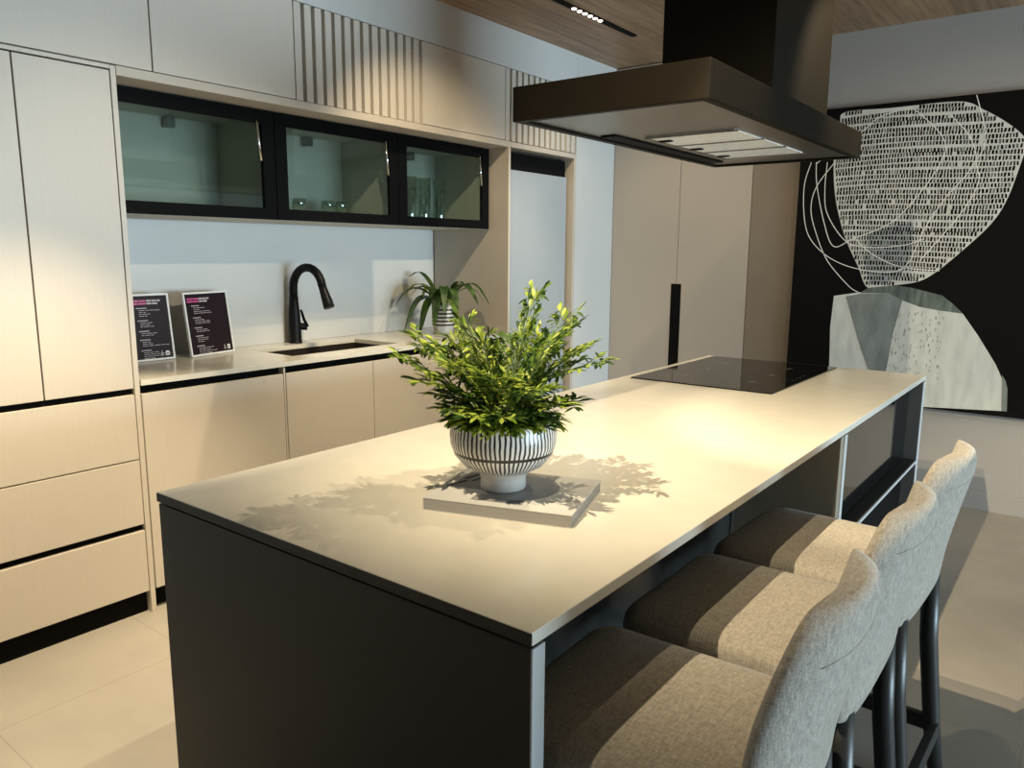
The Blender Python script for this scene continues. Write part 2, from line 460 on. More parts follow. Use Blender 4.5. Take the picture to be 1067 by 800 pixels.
# faucet
f = empty('kitchen_faucet', 'matt black gooseneck faucet behind the sink', 'faucet', (-3.365, 2.50, .92), math.radians(6))
MFa = mat('matt black faucet', (.006, .006, .0065), .45, spec=.15)
m = MB(); m.lathe([(.036, 0), (.036, .006), (.033, .012), (.032, .10), (.029, .16), (.0245, .21), (.022, .25)], n=28); m.build('body', MFa, f)
m = MB()
pts = [(0, 0, .24), (0, 0, .28)]
for k in range(0, 13):
    a = PI-(PI*1.02)*k/12*.93
    pts.append((.106+.106*math.cos(a), 0, .285+.112*math.sin(a)))
m.tube(pts, .0215, 16); m.build('neck', MFa, f)
p = Vector(pts[-1]); d = (Vector(pts[-1])-Vector(pts[-2])).normalized(); d = (d+Vector((.14, 0, 0))).normalized()
m = MB(); m.tube([p-d*.01, p+d*.03, p+d*.085, p+d*.115], [.0195, .022, .027, .0275], 18); m.build('spray_head', MFa, f)
m = MB(); m.tube([p+d*.045+Vector((.022, 0, .008)), p+d*.075+Vector((.026, 0, .008))], .006, 10); m.build('spray_button', MFa, f)
m = MB(); m.tube([(.0, .0, .09), (.045, .045, .085)], .019, 16); m.tube([(.046, .046, .085), (.034, .034, .125), (.022, .026, .175)], [.009, .0075, .006], 10)
m.build('lever', MFa, f)

# framed signs
def sign(x, y, rz, label, seed, off=0.):
    t = empty('sign_stand', label, 'sign', (x, y, .9205), rz, 'framed signs on the worktop')
    Wd, H = .262, .292
    # lean back slightly about the bottom edge; local +X faces the room
    tilt = math.radians(7)
    fr = MB(); e = .0085
    fr.box(-.006, .006, -Wd/2, Wd/2, 0, e); fr.box(-.006, .006, -Wd/2, Wd/2, H-e, H)
    fr.box(-.006, .006, -Wd/2, -Wd/2+e, e, H-e); fr.box(-.006, .006, Wd/2-e, Wd/2, e, H-e)
    frame = fr.build('frame', M_frame, t, .0008); frame.rotation_euler = (0, -tilt, 0); frame.location = (0, 0, .001)
    pr = MB(); pr.box(-.004, .003, -Wd/2+e, Wd/2-e, e, H-e, M_plum)
    X = .0036
    def bar(y0, z0, L, h, mm): pr.box(.003, X, y0, y0+L, z0, z0+h, mm)
    rnd = random.Random(seed)
    L0 = -Wd/2+e+.012+off
    x = L0
    for k in range(5):
        L = (.048, .036, .030, .028, .022)[k]; bar(x, H-.034, L*.8-.003, .0075, M_pink if k < 2 else M_pale); x += L*.8
    x = L0
    for k in range(4):
        L = (.040, .045, .030, .034)[k]; bar(x, H-.046, L*.8-.003, .0075, M_pink if k < 2 else M_pale); x += L*.8
    z = H-.064
    for blk in (5, 4, 3, 4, 5):
        bar(L0+.02, z, .045, .004, M_pale); z -= .0088
        for k in range(blk-1):
            x = L0+.03
            for q in range(rnd.randint(2, 5)):
                L = rnd.uniform(.01, .028); bar(x, z, L, .0024, M_pale); x += L+.004
            z -= .0082
        z -= .0125
    bar(Wd/2-e-.052, .022, .007, .010, M_pale); bar(Wd/2-e-.051, .034, .004, .006, M_pale); bar(Wd/2-e-.054, .018, .012, .003, M_pale)
    bar(Wd/2-e-.032, .018, .016, .020, M_frame); pr.box(X, X+.0003, Wd/2-e-.027, Wd/2-e-.021, .024, .031, M_plum)
    p_ = pr.build('printed_sheet', M_plum, t); p_.rotation_euler = (0, -tilt, 0); p_.location = (0, 0, .001)
    st = MB(); st.box(-.075, -.004, -.03, .03, 0, .004); st.build('foot', M_frame, t)
sign(-3.268, 1.965, math.radians(13), 'white framed dark plum sign closer to the faucet', 4)
sign(-3.275, 1.648, math.radians(-2), 'white framed dark plum sign half hidden by the tall cupboard', 7, .075)

# ------------------------------------------------------------------ leaves
def strap_leaf(m, base, az, L, w, rise, droop, mm, n=9, fold=.25):
    """arched strap leaf with a folded midrib; built as a thin two-sided blade of two strips"""
    dx, dy = math.cos(az), math.sin(az); nx, ny = -dy, dx
    rows = []
    for k in range(n+1):
        t = k/n
        r = L*(t-.10*t*t*droop); z = rise*L*math.sin(min(1, t*1.15)*PI*.55)-droop*L*.55*t**2.4
        wd = w*(math.sin(PI*min(.97, .10+.88*t))**.75)
        c = Vector((base[0]+dx*r, base[1]+dy*r, max(.014, base[2]+z)))
        rows.append((c+Vector((nx*wd, ny*wd, wd*fold)), c, c-Vector((nx*wd, ny*wd, -wd*fold))))
    for a, b in zip(rows, rows[1:]):
        for q in ((0, 1), (1, 2)):
            f = m.bm.faces.new([m.bm.verts.new(v) for v in (a[q[0]], a[q[1]], b[q[1]], b[q[0]])]); f.smooth = True
            f.material_index = m.mi(mm)

# small plant by the niche side
t = empty('potted_plant', 'strap-leaved plant in a black and white banded pot at the end of the wall worktop', 'plant', (-3.13, 3.40, .9205))
m = MB(); m.lathe([(.052, 0), (.057, .006), (.068, .06), (.070, .11), (.066, .165), (.060, .168), (.060, .15), (.001, .15)], n=40, cap1=False)
m.build('pot', M_pot, t)
m = MB(); m.lathe([(.059, .146), (.04, .156), (.001, .158)], n=24, cap1=False); m.build('soil', M_soil, t)
rnd = random.Random(11)
spec = [(-2.6, .30, .026, .50, 1.0), (-2.2, .23, .026, .40, 1.7), (-2.9, .25, .022, .62, .7), (-1.1, .21, .026, .55, 1.8), (-.5, .26, .022, .62, 1.15), (-.15, .31, .021, .58, .9),
        (.25, .30, .020, .62, 1.0), (.62, .24, .019, .6, .9), (1.9, .14, .020, .7, .8), (-1.6, .22, .027, .42, 2.1), (-1.9, .27, .027, .42, 1.6), (-.8, .24, .020, .75, 1.5), (-3.05, .24, .017, .85, .35), (.0, .17, .017, .95, .6),
        (-1.35, .15, .022, .85, 1.0), (-2.45, .19, .022, .75, .9), (-.35, .20, .020, .45, 1.9), (3.0, .20, .020, .7, .9)]
for az, L, wd, ri, dr in spec:
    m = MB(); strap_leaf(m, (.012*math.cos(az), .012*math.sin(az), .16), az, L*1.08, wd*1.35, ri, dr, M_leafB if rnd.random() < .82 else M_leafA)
    m.build('leaf', None, t)

# ------------------------------------------------------------------ tall recess and door panel
t = empty('tall_door_panel', 'tall pale blue-grey door panel recessed beside the niche', 'door panel', (XF, 3.656, 0))
bx('panel', -.066, -.045, .001, .655, .012, 1.885, M_fridge, t, .0015)
bx('dark_header', -.55, -.07, .0, .672, .012, 1.99, M_gap, t)
bx('jamb', -.10, 0, .674, .694, 0, 2.034, M_cabside, t, .001)
bx('head_board', -.60, -.002, .0, .672, 2.005, 2.034, M_cabside, t, .001)

# ------------------------------------------------------------------ wardrobe on the far wall
t = empty('wardrobe', 'built-in taupe wardrobe with two tall doors and a black recessed pull, beside the brown panel', 'wardrobe', (XF, YF, 0))
bx('carcass', .01, 1.0, .022, .6, .0, ZC-.004, M_gap, t)
bx('door', .004, .5105, -.003, .019, .01, ZC-.006, M_ward, t, .001)
d = bx('door', .5135, 1.001, -.003, .019, .01, ZC-.006, M_ward, t, .001)
h = MB(); h.box(.475, .549, -.0045, -.0032, .35, 1.197); h.build('recessed_pull', M_gap, t)

# ------------------------------------------------------------------ painting
t = empty('abstract_painting', 'large square abstract painting of a white dashed oval above a pale boulder on black', 'painting', (0, YF-.045, 0))
bx('canvas', -1.518, .24, 0, .0447, .546, 2.232, M_canvas, t, .002)
oval = [(-1.308,2.148),(-1.279,2.206),(-1.033,2.204),(-0.711,2.203),(-0.594,2.150),(-0.478,2.071),(-0.402,1.998),(-0.386,1.943),(-0.397,1.895),(-0.441,1.701),(-0.505,1.564),(-0.638,1.410),(-0.746,1.303),(-0.828,1.253),(-0.952,1.229),(-1.081,1.211),(-1.144,1.330),(-1.232,1.506),(-1.295,1.705),(-1.321,1.874),(-1.325,2.012)]
stone = [(-1.266,1.158),(-1.121,1.185),(-0.955,1.191),(-0.894,1.150),(-0.801,1.116),(-0.711,1.102),(-0.592,1.090),(-0.508,0.975),(-0.412,0.826),(-0.373,0.746),(-0.362,0.577),(-0.729,0.552),(-0.986,0.552),(-1.253,0.552),(-1.262,0.732),(-1.274,0.974)]
cap = [(-0.973,1.187),(-0.935,1.230),(-0.855,1.220),(-0.697,1.182),(-0.639,1.136),(-0.590,1.088),(-0.711,1.100),(-0.801,1.114),(-0.894,1.147)]
sliver = [(-0.378,0.772),(-0.358,0.741),(-0.346,0.700),(-0.337,0.578),(-0.362,0.577),(-0.374,0.733)]
tri = [(-1.199,1.156),(-1.121,1.176),(-0.955,1.185),(-0.894,1.150),(-0.929,0.945),(-0.943,0.763),(-0.958,0.657),(-1.000,0.652),(-1.051,0.753),(-1.112,0.906)]
neck = [(-1.122,1.180),(-0.950,1.185),(-0.935,1.230),(-1.081,1.212)]
curves = [
 [(-1.452,1.937),(-1.483,1.811),(-1.474,1.639),(-1.436,1.508),(-1.343,1.406),(-1.226,1.342),(-1.089,1.309),(-0.958,1.305),(-0.884,1.334)],
 [(-1.325,1.922),(-1.413,1.794),(-1.435,1.666),(-1.394,1.522),(-1.318,1.363),(-1.190,1.221),(-1.134,1.185)],
 [(-1.423,1.936),(-1.411,1.808),(-1.356,1.593),(-1.290,1.449),(-1.183,1.492),(-0.981,1.586),(-0.836,1.768),(-0.755,1.932),(-0.777,2.035),(-0.895,2.161),(-0.946,2.195)],
 [(-1.360,1.932),(-1.363,1.778),(-1.338,1.635),(-1.223,1.478),(-1.086,1.442),(-0.907,1.456),(-0.812,1.490)],
 [(-0.632,2.226),(-0.580,2.056),(-0.576,1.957),(-0.600,1.884),(-0.581,1.782),(-0.636,1.644),(-0.739,1.489),(-0.825,1.369)],
 [(-0.739,2.133),(-0.649,2.025),(-0.605,1.909),(-0.642,1.823),(-0.734,1.699),(-0.816,1.543),(-0.875,1.368),(-0.933,1.312)],
 [(-1.42,1.93),(-1.30,2.02),(-1.190,2.083),(-1.105,2.156),(-1.007,2.185)],
 [(-1.184,1.506),(-1.098,1.421),(-0.975,1.353),(-0.871,1.327),(-0.724,1.316)]]
def catmull(P, k=8, closed=False):
    out = []; n = len(P); seg = n if closed else n-1
    g = (lambda i: P[i % n]) if closed else (lambda i: P[max(0, min(n-1, i))])
    for i in range(seg):
        a, b, c, d = g(i-1), g(i), g(i+1), g(i+2)
        for j in range(k):
            t = j/k
            out.append(tuple(.5*((2*b[q])+(-a[q]+c[q])*t+(2*a[q]-5*b[q]+4*c[q]-d[q])*t*t+(-a[q]+3*b[q]-3*c[q]+d[q])*t**3) for q in (0, 1)))
    if not closed: out.append(P[-1])
    return out
def inside(p, poly):
    r = False; j = len(poly)-1
    for i in range(len(poly)):
        (xi, zi), (xj, zj) = poly[i], poly[j]
        if (zi > p[1]) != (zj > p[1]) and p[0] < (xj-xi)*(p[1]-zi)/(zj-zi)+xi: r = not r
        j = i
    return r
def flat(poly, y, mm, m):
    m.face([(x, y, z) for x, z in poly], mm)
m = MB()
ovs = catmull(oval, 5, True)
flat(ovs, -.0006, M_ovalw, m)
flat([(-1.10, 1.52), (-.98, 1.56), (-.875, 1.58), (-.87, 1.42), (-.91, 1.29), (-1.0, 1.235), (-1.07, 1.235), (-1.12, 1.36)], -.0009, M_slate, m)
rnd = random.Random(3)
z = 2.19; row = 0
while z > 1.22:
    h = .0205+.003*rnd.random(); x = -1.34
    ph = rnd.uniform(0, 6)
    while x < -.38:
        wv = .010*math.sin(x*5+ph*.25)+.03*(x+.85)**2*(1 if z < 1.7 else -.2)
        wd = rnd.uniform(.0066, .0118); hh = h*rnd.uniform(.85, 1.1)
        c = (x+wd/2, z+wv)
        if inside((c[0], c[1]+hh/2), ovs) and inside((c[0], c[1]-hh/2), ovs) and inside((c[0]+.008, c[1]), ovs) and inside((c[0]-.008, c[1]), ovs) and rnd.random() < .985:
            sl = rnd.uniform(-.0015, .0015)
            m.face([(x-sl, -.0012, c[1]-hh/2), (x+wd-sl, -.0012, c[1]-hh/2), (x+wd+sl, -.0012, c[1]+hh/2), (x+sl, -.0012, c[1]+hh/2)], M_canvas if rnd.random() < .9 else M_cap)
        x += wd+rnd.uniform(.0050, .0078)
    z -= h+.0062; row += 1
o = m.build('dashed_oval', None, t); o['label'] = 'white oval filled with rows of short black dashes'
m = MB(); flat(stone, -.0006, M_stone, m); flat(tri, -.0012, M_tri, m); flat(cap, -.0014, M_cap, m); flat(neck, -.0009, M_cap, m); flat(sliver, -.0014, M_tri, m)
rnd = random.Random(8)
for k in range(150):
    x = rnd.uniform(-1.06, -.68); z = rnd.uniform(.70, 1.08); h = rnd.uniform(.008, .02)
    m.face([(x, -.0017, z), (x+.0028, -.0017, z), (x+.0028, -.0017, z+h), (x, -.0017, z+h)], M_tri)
o = m.build('boulder_shape', None, t); o['label'] = 'pale grey boulder shape with a slate cap'
m = MB()
for c in curves:
    P = catmull(c, 8); wd = .0023
    for a, b in zip(P, P[1:]):
        d = Vector((b[0]-a[0], 0, b[1]-a[1]))
        if d.length < 1e-6: continue
        n = Vector((d.z, 0, -d.x)).normalized()*wd; A = Vector((a[0], -.0022, a[1])); B = Vector((b[0], -.0022, b[1])); d = d.normalized()*.0008
        m.face([A+n-d, A-n-d, B-n+d, B+n+d], M_line)
o = m.build('looping_lines', None, t); o['label'] = 'thin white looping lines'

# ------------------------------------------------------------------ island
IX0, IX1, IY0, IY1 = -1.528, -.553, .770, 3.606
t = empty('kitchen_island', 'long kitchen island with cream stone top and dark sides, in front of the three stools', 'kitchen island', (0, 0, 0))
m = MB(); m.box(IX0, IX1, IY0, IY1, .880, .900)
ct = m.build('countertop', M_quartz, t, .0018)
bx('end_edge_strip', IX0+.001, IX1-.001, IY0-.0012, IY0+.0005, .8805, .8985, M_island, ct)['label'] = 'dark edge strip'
def edged_panel(name, y0, y1, mm, x1=IX1+.0, z0=0.):
    o = bx(name, IX0+.004, x1-.003, y0, y1, z0, .8755, mm, t, .0008)
    e = bx('edge_band', x1-.003, x1, y0, y1, z0, .8755, M_islandlt, o); e['label'] = 'pale edge band'
edged_panel('end_panel', IY0+.001, IY0+.030, M_island)
edged_panel('end_panel', IY1-.042, IY1-.001, M_islandgrey)
m = MB(); m.box(-.86, IX1-.003, 2.30, 2.362, 0, .8755)
o = m.build('divider_panel', mat('brown grey laminate', (.27, .235, .18), .4), t); e = bx('edge_band', IX1-.003, IX1, 2.335, 2.362, 0, .8755, M_islandlt, o); e['label'] = 'pale edge band'
bx('back_panel', -.875, -.86, IY0+.031, IY1-.043, 0, .8755, mat('dark glossy back panel', (.035, .037, .037), .16), t)
bx('shadow_gap_rail', IX0+.02, IX1-.02, IY0+.02, IY1-.02, .8757, .8798, M_gap, t)
bx('carcass', IX0+.025, -.876, IY0+.031, IY1-.043, .09, .8755, M_gap, t)
bx('plinth', IX0+.07, -.876, IY0+.031, IY1-.043, .0, .09, M_gap, t)
for k in range(4):
    a = IY0+.033+k*(IY1-IY0-.078)/4; bx('door', IX0+.004, IX0+.024, a+.0015, a+(IY1-IY0-.078)/4-.0015, .10, .84, M_island, t, .001)
bx('reflection_strip', -.8598, -.854, 2.262, 2.298, .1, .8755, M_steel, t)['label'] = 'pale strip standing in for a corner reflection'  # steel strip put in where the glossy back panel shows a reflection streak
bx('dark_glass_front', -.612, -.604, 2.366, IY1-.045, .542, .8755, M_darkglass, t)
bx('shelf', -.859, IX1-.004, 2.364, IY1-.044, .522, .538, mat('dark shelf', (.03, .03, .03), .4), t)
bx('shelf_edge', IX1-.0038, IX1, 2.364, IY1-.044, .524, .536, M_islandlt, t)
bx('lower_front', -.62, -.604, 2.366, IY1-.045, .0, .520, M_gap, t)

# cooktop
t = empty('induction_hob', 'black glass induction hob let into the island top under the hood', 'hob', (-1.194, 3.146, .9002))
bx('glass_plate', -.2885, .2885, -.4205, .4205, 0, .005, mat('black ceramic glass', (.006, .006, .006), .05, spec=.55), t, .001)
for cx, cy, L in ((-.14, -.22, .022), (.14, -.22, .022), (-.14, .0, .022), (.14, .0, .022), (-.14, .22, .022), (.14, .22, .022)):
    m = MB(); m.prism([(cx-.0012, cy-L), (cx+.0012, cy-L), (cx+.0012, cy-.0012), (cx+L, cy-.0012), (cx+L, cy+.0012), (cx+.0012, cy+.0012), (cx+.0012, cy+L), (cx-.0012, cy+L), (cx-.0012, cy+.0012), (cx-L, cy+.0012), (cx-L, cy-.0012), (cx-.0012, cy-.0012)], 'z', .0048, .0052)
    m.build('zone_marking', M_coverg, t)
for k in range(4):
    m = MB(); m.box(.252, .256, -.09+k*.05, -.084+k*.05, .0048, .0052); m.build('touch_control', M_coverg, t)

# ------------------------------------------------------------------ hood
HX0, HX1, HY0, HY1, HZ0, HZ1 = -1.535, -.880, 1.995, 3.575, 1.805, 1.910
t = empty('cooker_hood', 'large dark bronze island cooker hood hanging above the hob', 'cooker hood', (0, 0, 0))
m = MB(); e = .03
m.box(HX0, HX1, HY0, HY0+e, HZ0, HZ1); m.box(HX0, HX1, HY1-e, HY1, HZ0, HZ1)
m.box(HX0, HX0+e, HY0+e, HY1-e, HZ0, HZ1); m.box(HX1-e, HX1, HY0+e, HY1-e, HZ0, HZ1)
m.box(HX0+e, HX1-e, HY0+e, HY1-e, HZ1-.02, HZ1)
m.build('canopy', M_hood, t, .003)
bx('under_panel', HX0+e, HX1-e, HY0+e, HY1-e, HZ0+.008, HZ0+.014, M_steel, t)
m = MB(); FX0, FX1, FY0, FY1 = -1.36, -1.03, 2.57, 3.30
n = 22
for k in range(n):
    a = FX0+(FX1-FX0)*k/n; w_ = (FX1-FX0)/n
    m.prism([(a, HZ0+.004), (a+w_*.62, HZ0+.004), (a+w_*.62, HZ0+.0075), (a, HZ0+.0075)], 'y', FY0, FY1)
m.build('baffle_filter', M_filter, t)
m = MB()
for k in range(4):
    y = FY0+(FY1-FY0)*k/3; m.box(FX0-.012, FX1+.006, y-.004, y+.004, HZ0+.0005, HZ0+.0045)
m.box(FX0-.016, FX0-.006, FY0, FY1, HZ0+.0005, HZ0+.0045)
m.build('filter_frame', M_steel, t)
for y in (2.66, 2.93, 3.20):
    m = MB(); m.box(FX0+.004, FX0+.05, y-.012, y+.012, HZ0-.001, HZ0+.0035); m.build('filter_latch', M_black, t)
bx('control_strip', HX0+.05, HX0+.11, 2.45, 3.42, HZ0+.002, HZ0+.0078, M_black, t)
bx('chimney', -1.412, -.986, 2.76, 3.42, HZ1, ZC-.001, M_hood, t, .002)

# ------------------------------------------------------------------ recessed light in the ceiling
t = empty('recessed_light', 'slim black recessed ceiling light with six lit spots', 'ceiling light', (-2.325, 3.67, ZC-.001))
def slot_ring(L, r, z0, z1, n=10):
    P = []
    for s_, c in ((1, L), (-1, -L)):
        for k in range(n+1):
            a = (0 if s_ > 0 else PI)+PI*k/n; P.append((r*math.cos(a), c+r*math.sin(a)))
    return P
m = MB(); m.prism(slot_ring(.50, .021, 0, 0), 'z', -.004, .0); m.build('housing', M_gap, t)
for k in range(6):
    m = MB(); m.lathe([(.0115, -.0090), (.0135, -.0045), (.014, -.0042)], 0, -.13+k*.052, 20); m.build('lamp_lens', M_lamp, t)

# ------------------------------------------------------------------ book
t = empty('magazine', 'thick white magazine with grey cover picture under the striped bowl', 'magazine', (-.9075, 1.197, .9003), math.radians(18))
m = MB(); m.box(-.1495, .1500, -.1178, .1178, .0012, .0232); m.build('pages', M_paper, t)
m = MB(); m.box(-.151, .151, -.1185, .1185, .0, .0012, M_cover); m.box(-.151, .151, -.1185, .1185, .0232, .0246, M_cover); m.box(-.1515, -.149, -.1185, .1185, .0012, .0232, M_cover)
z = .0248
m.box(-.13, .06, -.03, .117, .0246, z, M_coverl)
m.prism([(.012+.075*math.cos(a*PI/16), .012+.085*math.sin(a*PI/16)) for a in range(32)], 'z', z, z+.0002, M_coverg)  # dark disc painted on the cover as the vase's shadow
m.box(-.06, .045, -.095, -.055, .0246, z, M_coverg); m.box(-.055, -.02, -.09, -.06, z, z+.0001, M_coverl); m.box(.015, .04, -.09, -.06, z, z+.0001, M_ink)
for (x, y, L) in ((-.125, .03, .10), (-.105, .02, .09), (-.14, -.03, .05)):
    m.prism([(x, y), (x+.007, y-.003), (x+.007+L*.45, y-.003+L), (x+L*.45, y+L)], 'z', z+.0002, z+.0004, M_ink)
m.build('cover', None, t)

# bowl with leafy plant
t = empty('potted_fern', 'bright green leafy plant in a black and white striped footed bowl, on the magazine', 'plant', (-.935, 1.192, .9256), .4)
prof = [(.046, 0), (.047, .003), (.046, .02), (.050, .034), (.062, .040), (.083, .052), (.100, .072), (.108, .095), (.109, .115), (.106, .135), (.104, .146), (.1015, .147), (.099, .145), (.101, .13), (.10, .12), (.001, .12)]
m = MB(); m.lathe(prof, n=72, cap1=False); m.build('bowl', M_bowl, t)
m = MB(); m.lathe([(.1, .118), (.06, .128), (.001, .132)], n=32, cap1=False); m.build('soil', M_soil, t)
rnd = random.Random(21)
def leaflet(m, base, d, L, w, mm, nrm):
    side = d.cross(nrm).normalized(); up = side.cross(d).normalized()
    P = []
    for tt, ww in ((0, .12), (.28, .85), (.55, 1.), (.82, .6), (1., 0.04)):
        c = base+d*(L*tt)+up*(-.16*L*tt*tt)
        P.append((c+side*w*ww+up*w*.25*ww, c, c-side*w*ww+up*w*.25*ww))
    for a, b in zip(P, P[1:]):
        for q in ((0, 1), (1, 2)):
            f = m.bm.faces.new([m.bm.verts.new(v) for v in (a[q[0]], a[q[1]], b[q[1]], b[q[0]])]); f.smooth = True; f.material_index = m.mi(mm)
def frond(az, L, lean, bend, bright):  # bright: share of leaflets painted in the lit tone
    m = MB()
    hd = Vector((math.cos(az), math.sin(az), 0)); P = []
    b0 = Vector((hd.x*.035*rnd.random(), hd.y*.035*rnd.random(), .125))
    p = b0.copy(); n = 12; ang = lean
    for k in range(n+1):
        P.append(p.copy())
        dr = hd*math.sin(ang)+Vector((0, 0, math.cos(ang))); p += dr*(L/n); ang += bend/n
    m.tube(P, [.0022-.0013*k/n for k in range(n+1)], 6, M_stem)
    for k in range(3, n+1):
        for sgn in (-1, 1):
            if rnd.random() < .05: continue
            tdir = (P[min(k+1, n)]-P[k-1]).normalized()
            side = tdir.cross(Vector((0, 0, 1)));
            if side.length < .2: side = Vector((-hd.y, hd.x, 0))
            side = (side.normalized()*sgn).normalized()
            sub = (side*.85+tdir*.65+Vector((0, 0, rnd.uniform(-.1, .25)))).normalized()
            SL = .050*(1-.45*abs(k/n-.55))*rnd.uniform(.75, 1.15)*(L/.24)**.5
            q0 = P[k]; nl = 3
            m.tube([q0, q0+sub*SL*.9], [.0010, .0006], 4, M_stem)
            for j in range(nl):
                for s2 in (-1, 1):
                    b = q0+sub*SL*(.25+.3*j)
                    dd = (sub+tdir*.9*s2+Vector((rnd.uniform(-.35, .35), rnd.uniform(-.35, .35), rnd.uniform(-.15, .35)))).normalized()
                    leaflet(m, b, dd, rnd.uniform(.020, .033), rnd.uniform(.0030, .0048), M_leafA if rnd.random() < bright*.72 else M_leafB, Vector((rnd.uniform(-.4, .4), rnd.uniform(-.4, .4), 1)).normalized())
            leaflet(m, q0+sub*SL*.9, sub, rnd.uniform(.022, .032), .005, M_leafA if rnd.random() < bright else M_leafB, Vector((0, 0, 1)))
    leaflet(m, P[-1], (P[-1]-P[-2]).normalized(), .03, .005, M_leafA, Vector((hd.x, hd.y, .3)).normalized())
    return m
def rel(a): return math.radians(a)-.4
specs = []
# direction towards image left is about 213 deg, image right about 37 deg
specs += [(rel(213), .27, .55, .55, .85), (rel(200), .24, .5, .7, .8), (rel(228), .25, .75, .5, .75), (rel(240), .20, .6, .9, .7), (rel(215), .20, .85, .9, .6), (rel(190), .22, .35, .5, .7)]
specs += [(rel(37), .25, .55, .6, .7), (rel(25), .26, .58, .9, .3), (rel(50), .26, .4, .5, .8), (rel(60), .29, .12, .25, .7), (rel(15), .22, .9, 1.0, .3), (rel(70), .27, .4, .35, .6)]
specs += [(rel(300), .20, .45, .9, .8), (rel(270), .21, .4, .8, .75), (rel(330), .21, .6, .9, .8), (rel(285), .17, .8, 1.2, .5), (rel(310), .17, .8, 1.2, .7), (rel(255), .17, .8, 1.1, .4), (rel(350), .19, .8, 1.0, .6)]
specs += [(rel(120), .22, .4, .6, .6), (rel(150), .22, .5, .7, .7), (rel(95), .24, .35, .5, .5), (rel(170), .21, .6, .8, .7), (rel(130), .18, .8, 1., .4), (rel(0), .22, .25, .4, .7), (rel(180), .23, .15, .4, .8), (rel(90), .19, .8, 1.0, .4), (rel(270), .20, .12, .3, .6)]
specs += [(rel(a), .13, .98, 1.25, .9) for a in (205, 240, 262, 285, 308, 330, 352, 20)]
for s_ in specs: frond(s_[0], s_[1]*(.90 if s_[2] < .8 else .70), s_[2]*.88, s_[3]*(1 if s_[2] < .8 else .8), s_[4]).build('frond', None, t)

# ------------------------------------------------------------------ stools
def stool():
    """origin on the floor below the seat centre; faces -X"""
    t = empty('bar_stool', '', 'stool', (0, 0, 0), 0, 'bar stools along the island')
    # seat cushion: stacked rounded rectangles
    def rr(hx, hy, r, z, x0=0, n=7):
        P = []
        for cx, cy, a0 in ((hx-r, hy-r, 0), (-hx+r, hy-r, PI/2), (-hx+r, -hy+r, PI), (hx-r, -hy+r, 1.5*PI)):
            for k in range(n+1):
                a = a0+PI/2*k/n; P.append((x0+cx+r*math.cos(a), cy+r*math.sin(a), z))
        return P
    m = MB(); rings = []
    for z, i in ((.575, .03), (.581, .012), (.593, .002), (.615, 0), (.645, 0), (.662, .004), (.674, .012), (.682, .026), (.687, .055), (.689, .10)):
        rings.append(rr(.225-i, .213-i, max(.05-i*.4, .012), z))
    m.loft(rings); m.build('seat', M_fabric, t)
    # back shell
    m = MB(); rings = []
    prof = [(.588, .214, .015, .196), (.593, .214, .021, .203), (.61, .214, .026, .207), (.65, .214, .028, .208), (.70, .216, .029, .208), (.75, .221, .029, .208), (.80, .229, .029, .207), (.85, .240, .0285, .204),
            (.89, .2505, .0275, .196), (.918, .258, .026, .185), (.938, .262, .0235, .170), (.953, .265, .019, .151), (.962, .266, .012, .132), (.965, .2665, .005, .118)]
    def sagf(z): return .036*min(1, max(0, (z-.58)/.2))
    us = [math.sin(-PI/2+PI*k/22) for k in range(23)]
    for z, xc, th, hy in prof:
        sag = sagf(z); P = []
        def cx(u): return xc+sag*(.55-abs(u)**2.2)
        def tk(u): return th*(1-abs(u)**5)**.5
        for u in us: P.append((cx(u)+tk(u), u*hy, z))
        for u in us[-2:0:-1]: P.append((cx(u)-tk(u), u*hy, z))
        rings.append(P)
    m.loft(rings); b = m.build('backrest', M_fabric, t, sub=1)
    seam = MB(); seam.tube([(.2545+.036*(.55-abs(u)**2.2)+.0265*(1-abs(u)**5)**.5, u*.190, .905) for u in [(-.8+.8*k/12) for k in range(25)]], .0009, 6)
    seam.build('seam', M_fabric, b)
    for sy in (-1, 1):
        m = MB(); m.tube([(.213, sy*.168, .605), (.224, sy*.170, .42), (.250, sy*.174, .19), (.278, sy*.178, .0)], [.0215, .022, .021, .017], 16); m.build('leg', M_leg, t)
        m = MB(); m.tube([(-.18, sy*.168, .595), (-.185, sy*.170, .30), (-.19, sy*.173, .0)], [.021, .019, .014], 16); m.build('leg', M_leg, t)
    for sy in (-1, 1):
        bx('stretcher', -.188, .252, sy*.172-.011, sy*.172+.011, .17, .21, M_leg, t, .003)
    bx('stretcher', .248, .270, -.172, .172, .16, .20, M_leg, t, .003)
    bx('stretcher', -.199, -.177, -.172, .172, .20, .24, M_leg, t, .003)
    bx('seat_frame', -.20, .22, -.18, .18, .558, .5745, M_leg, t, .002)
    return t
def copy_tree(o, parent=None):
    c = o.copy(); C.objects.link(c)
    if parent: c.parent = parent
    for ch in o.children: copy_tree(ch, c)
    return c
proto = stool()
spots = [(-.500, 1.050, 2, 'grey-beige upholstered bar stool nearest the dark end panel of the island'),
         (-.500, 1.512, 0, 'grey-beige upholstered bar stool in the middle of the row'),
         (-.490, 1.962, -2, 'grey-beige upholstered bar stool closest to the painting')]
for i, (x, y, a, l) in enumerate(spots):
    o = proto if i == 0 else copy_tree(proto)
    o.location = (x, y, 0); o.rotation_euler = (0, 0, math.radians(a)); o['label'] = l

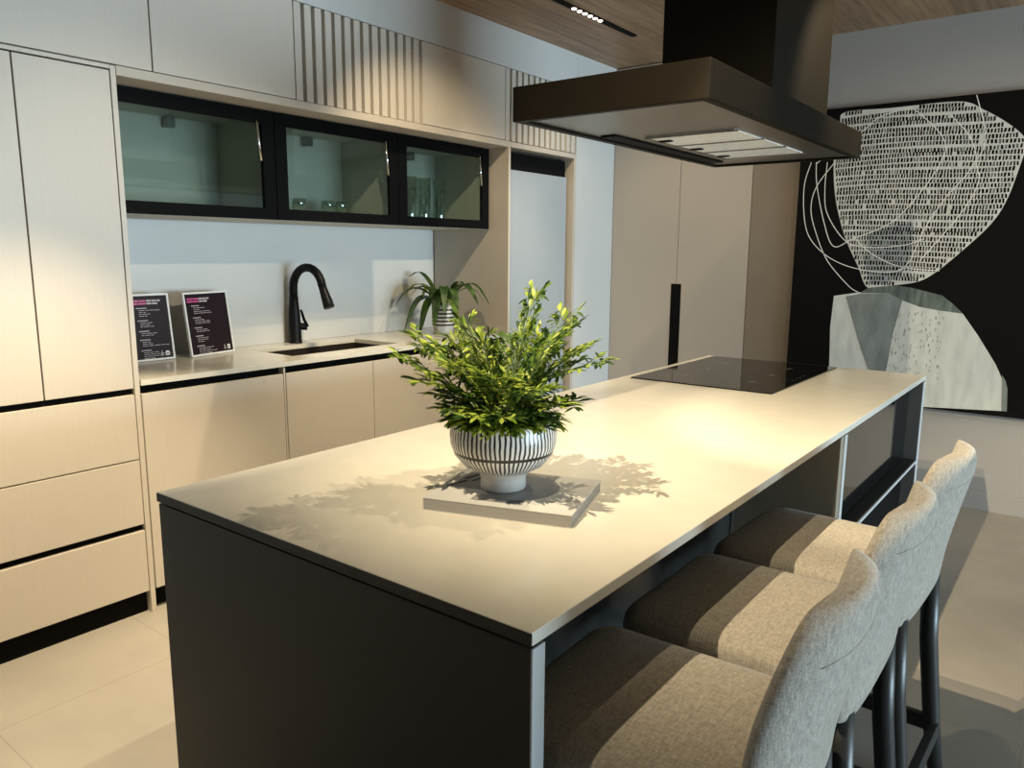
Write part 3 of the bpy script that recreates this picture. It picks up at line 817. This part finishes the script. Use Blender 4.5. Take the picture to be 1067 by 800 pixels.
# ------------------------------------------------------------------ lights
def spot(name, loc, aim, power, size, col=(1, .76, .47), blend=.45, rad=.011):
    l = bpy.data.lights.new(name, 'SPOT'); l.energy = power; l.color = col; l.spot_size = math.radians(size); l.spot_blend = blend; l.shadow_soft_size = rad
    o = bpy.data.objects.new(name, l); C.objects.link(o); o.location = loc
    o.rotation_euler = (Vector(aim)-Vector(loc)).to_track_quat('-Z', 'Y').to_euler()
    return o
WARM = (1, .82, .54)
spot('ceiling_spot_stools', (-.91, .39, 2.62), (-.72, 2.5, .6), 240, 77, WARM, .95)
spot('fill_spot_walkway', (-.91, .62, 2.62), (-.2, 3.65, 0), 260, 34, WARM, .5)  # unseen lamp, added to lift the floor patch beyond the stools
spot('ceiling_spot_bowl', (-.47, 1.43, 2.62), (-1.15, 1.85, .9), 68, 72, WARM, .9)
spot('ceiling_spot_hood', (-.47, 2.20, 2.62), (-2.3, 1.6, .6), 95, 75, WARM, .6)
spot('ceiling_spot_hob', (-.30, 3.59, 2.62), (-2.8, 3.1, .6), 130, 58, WARM, .6)
spot('ceiling_spot_aisle', (-1.92, 1.0, 2.62), (-2.47, 1.0, 0), 350, 55, WARM, .75)
spot('fill_spot_sink', (-1.9, 2.45, 2.62), (-2.6, 2.55, 0), 165, 66, WARM, .8)  # unseen second aisle lamp, added to brighten the sink fronts
spot('ceiling_spot_worktop', (-2.0, 2.3, 2.62), (-2.95, 3.3, .9), 60, 80, WARM, .7)
spot('ceiling_spot_recessed', (-2.325, 3.67, 2.62), (-2.2, 4.5, .9), 36, 110, WARM, .8)
spot('fill_spot_painting', (.4, 2.9, 2.62), (-.7, 4.84, 1.05), 55, 70, (1, .85, .66), .8)  # unseen fill lamp, added to brighten the painting and far wall

w = bpy.data.worlds.new('daylight'); bpy.context.scene.world = w; w.use_nodes = True
bg = w.node_tree.nodes['Background']; bg.inputs[0].default_value = (.62, .84, 1.0, 1); bg.inputs[1].default_value = 1.0
a = bpy.data.lights.new('window_daylight', 'AREA'); a.shape = 'RECTANGLE'; a.size = YW1-YW0; a.size_y = 1.66; a.energy = 540; a.color = (.66, .87, 1.0)
o = bpy.data.objects.new('window_daylight', a); C.objects.link(o); o.location = (X1+.1, (YW0+YW1)/2, .90); o.rotation_euler = Vector((-1, 0, 0)).to_track_quat('-Z', 'Y').to_euler()

# ------------------------------------------------------------------ camera
yaw, pitch, roll, fpx = .654, -.1704, .0067, 796.33
F = Vector((-math.sin(yaw)*math.cos(pitch), math.cos(yaw)*math.cos(pitch), math.sin(pitch)))
R = Vector((math.cos(yaw), math.sin(yaw), 0)); U = R.cross(F)
R2 = R*math.cos(roll)+U*math.sin(roll); U2 = -R*math.sin(roll)+U*math.cos(roll)
cam = bpy.data.cameras.new('camera'); co = bpy.data.objects.new('camera', cam); C.objects.link(co)
mw = Matrix((R2, U2, -F)).transposed().to_4x4(); mw.translation = Vector((0, 0, 1.4)); co.matrix_world = mw
cam.sensor_width = 36; cam.sensor_fit = 'HORIZONTAL'; cam.lens = fpx/1067*36; cam.clip_start = .02
bpy.context.scene.camera = co
sc = bpy.context.scene
sc.view_settings.view_transform = 'Standard'; sc.view_settings.look = 'None'; sc.view_settings.gamma = 1; sc.view_settings.exposure = .22
sc.view_settings.use_curve_mapping = False
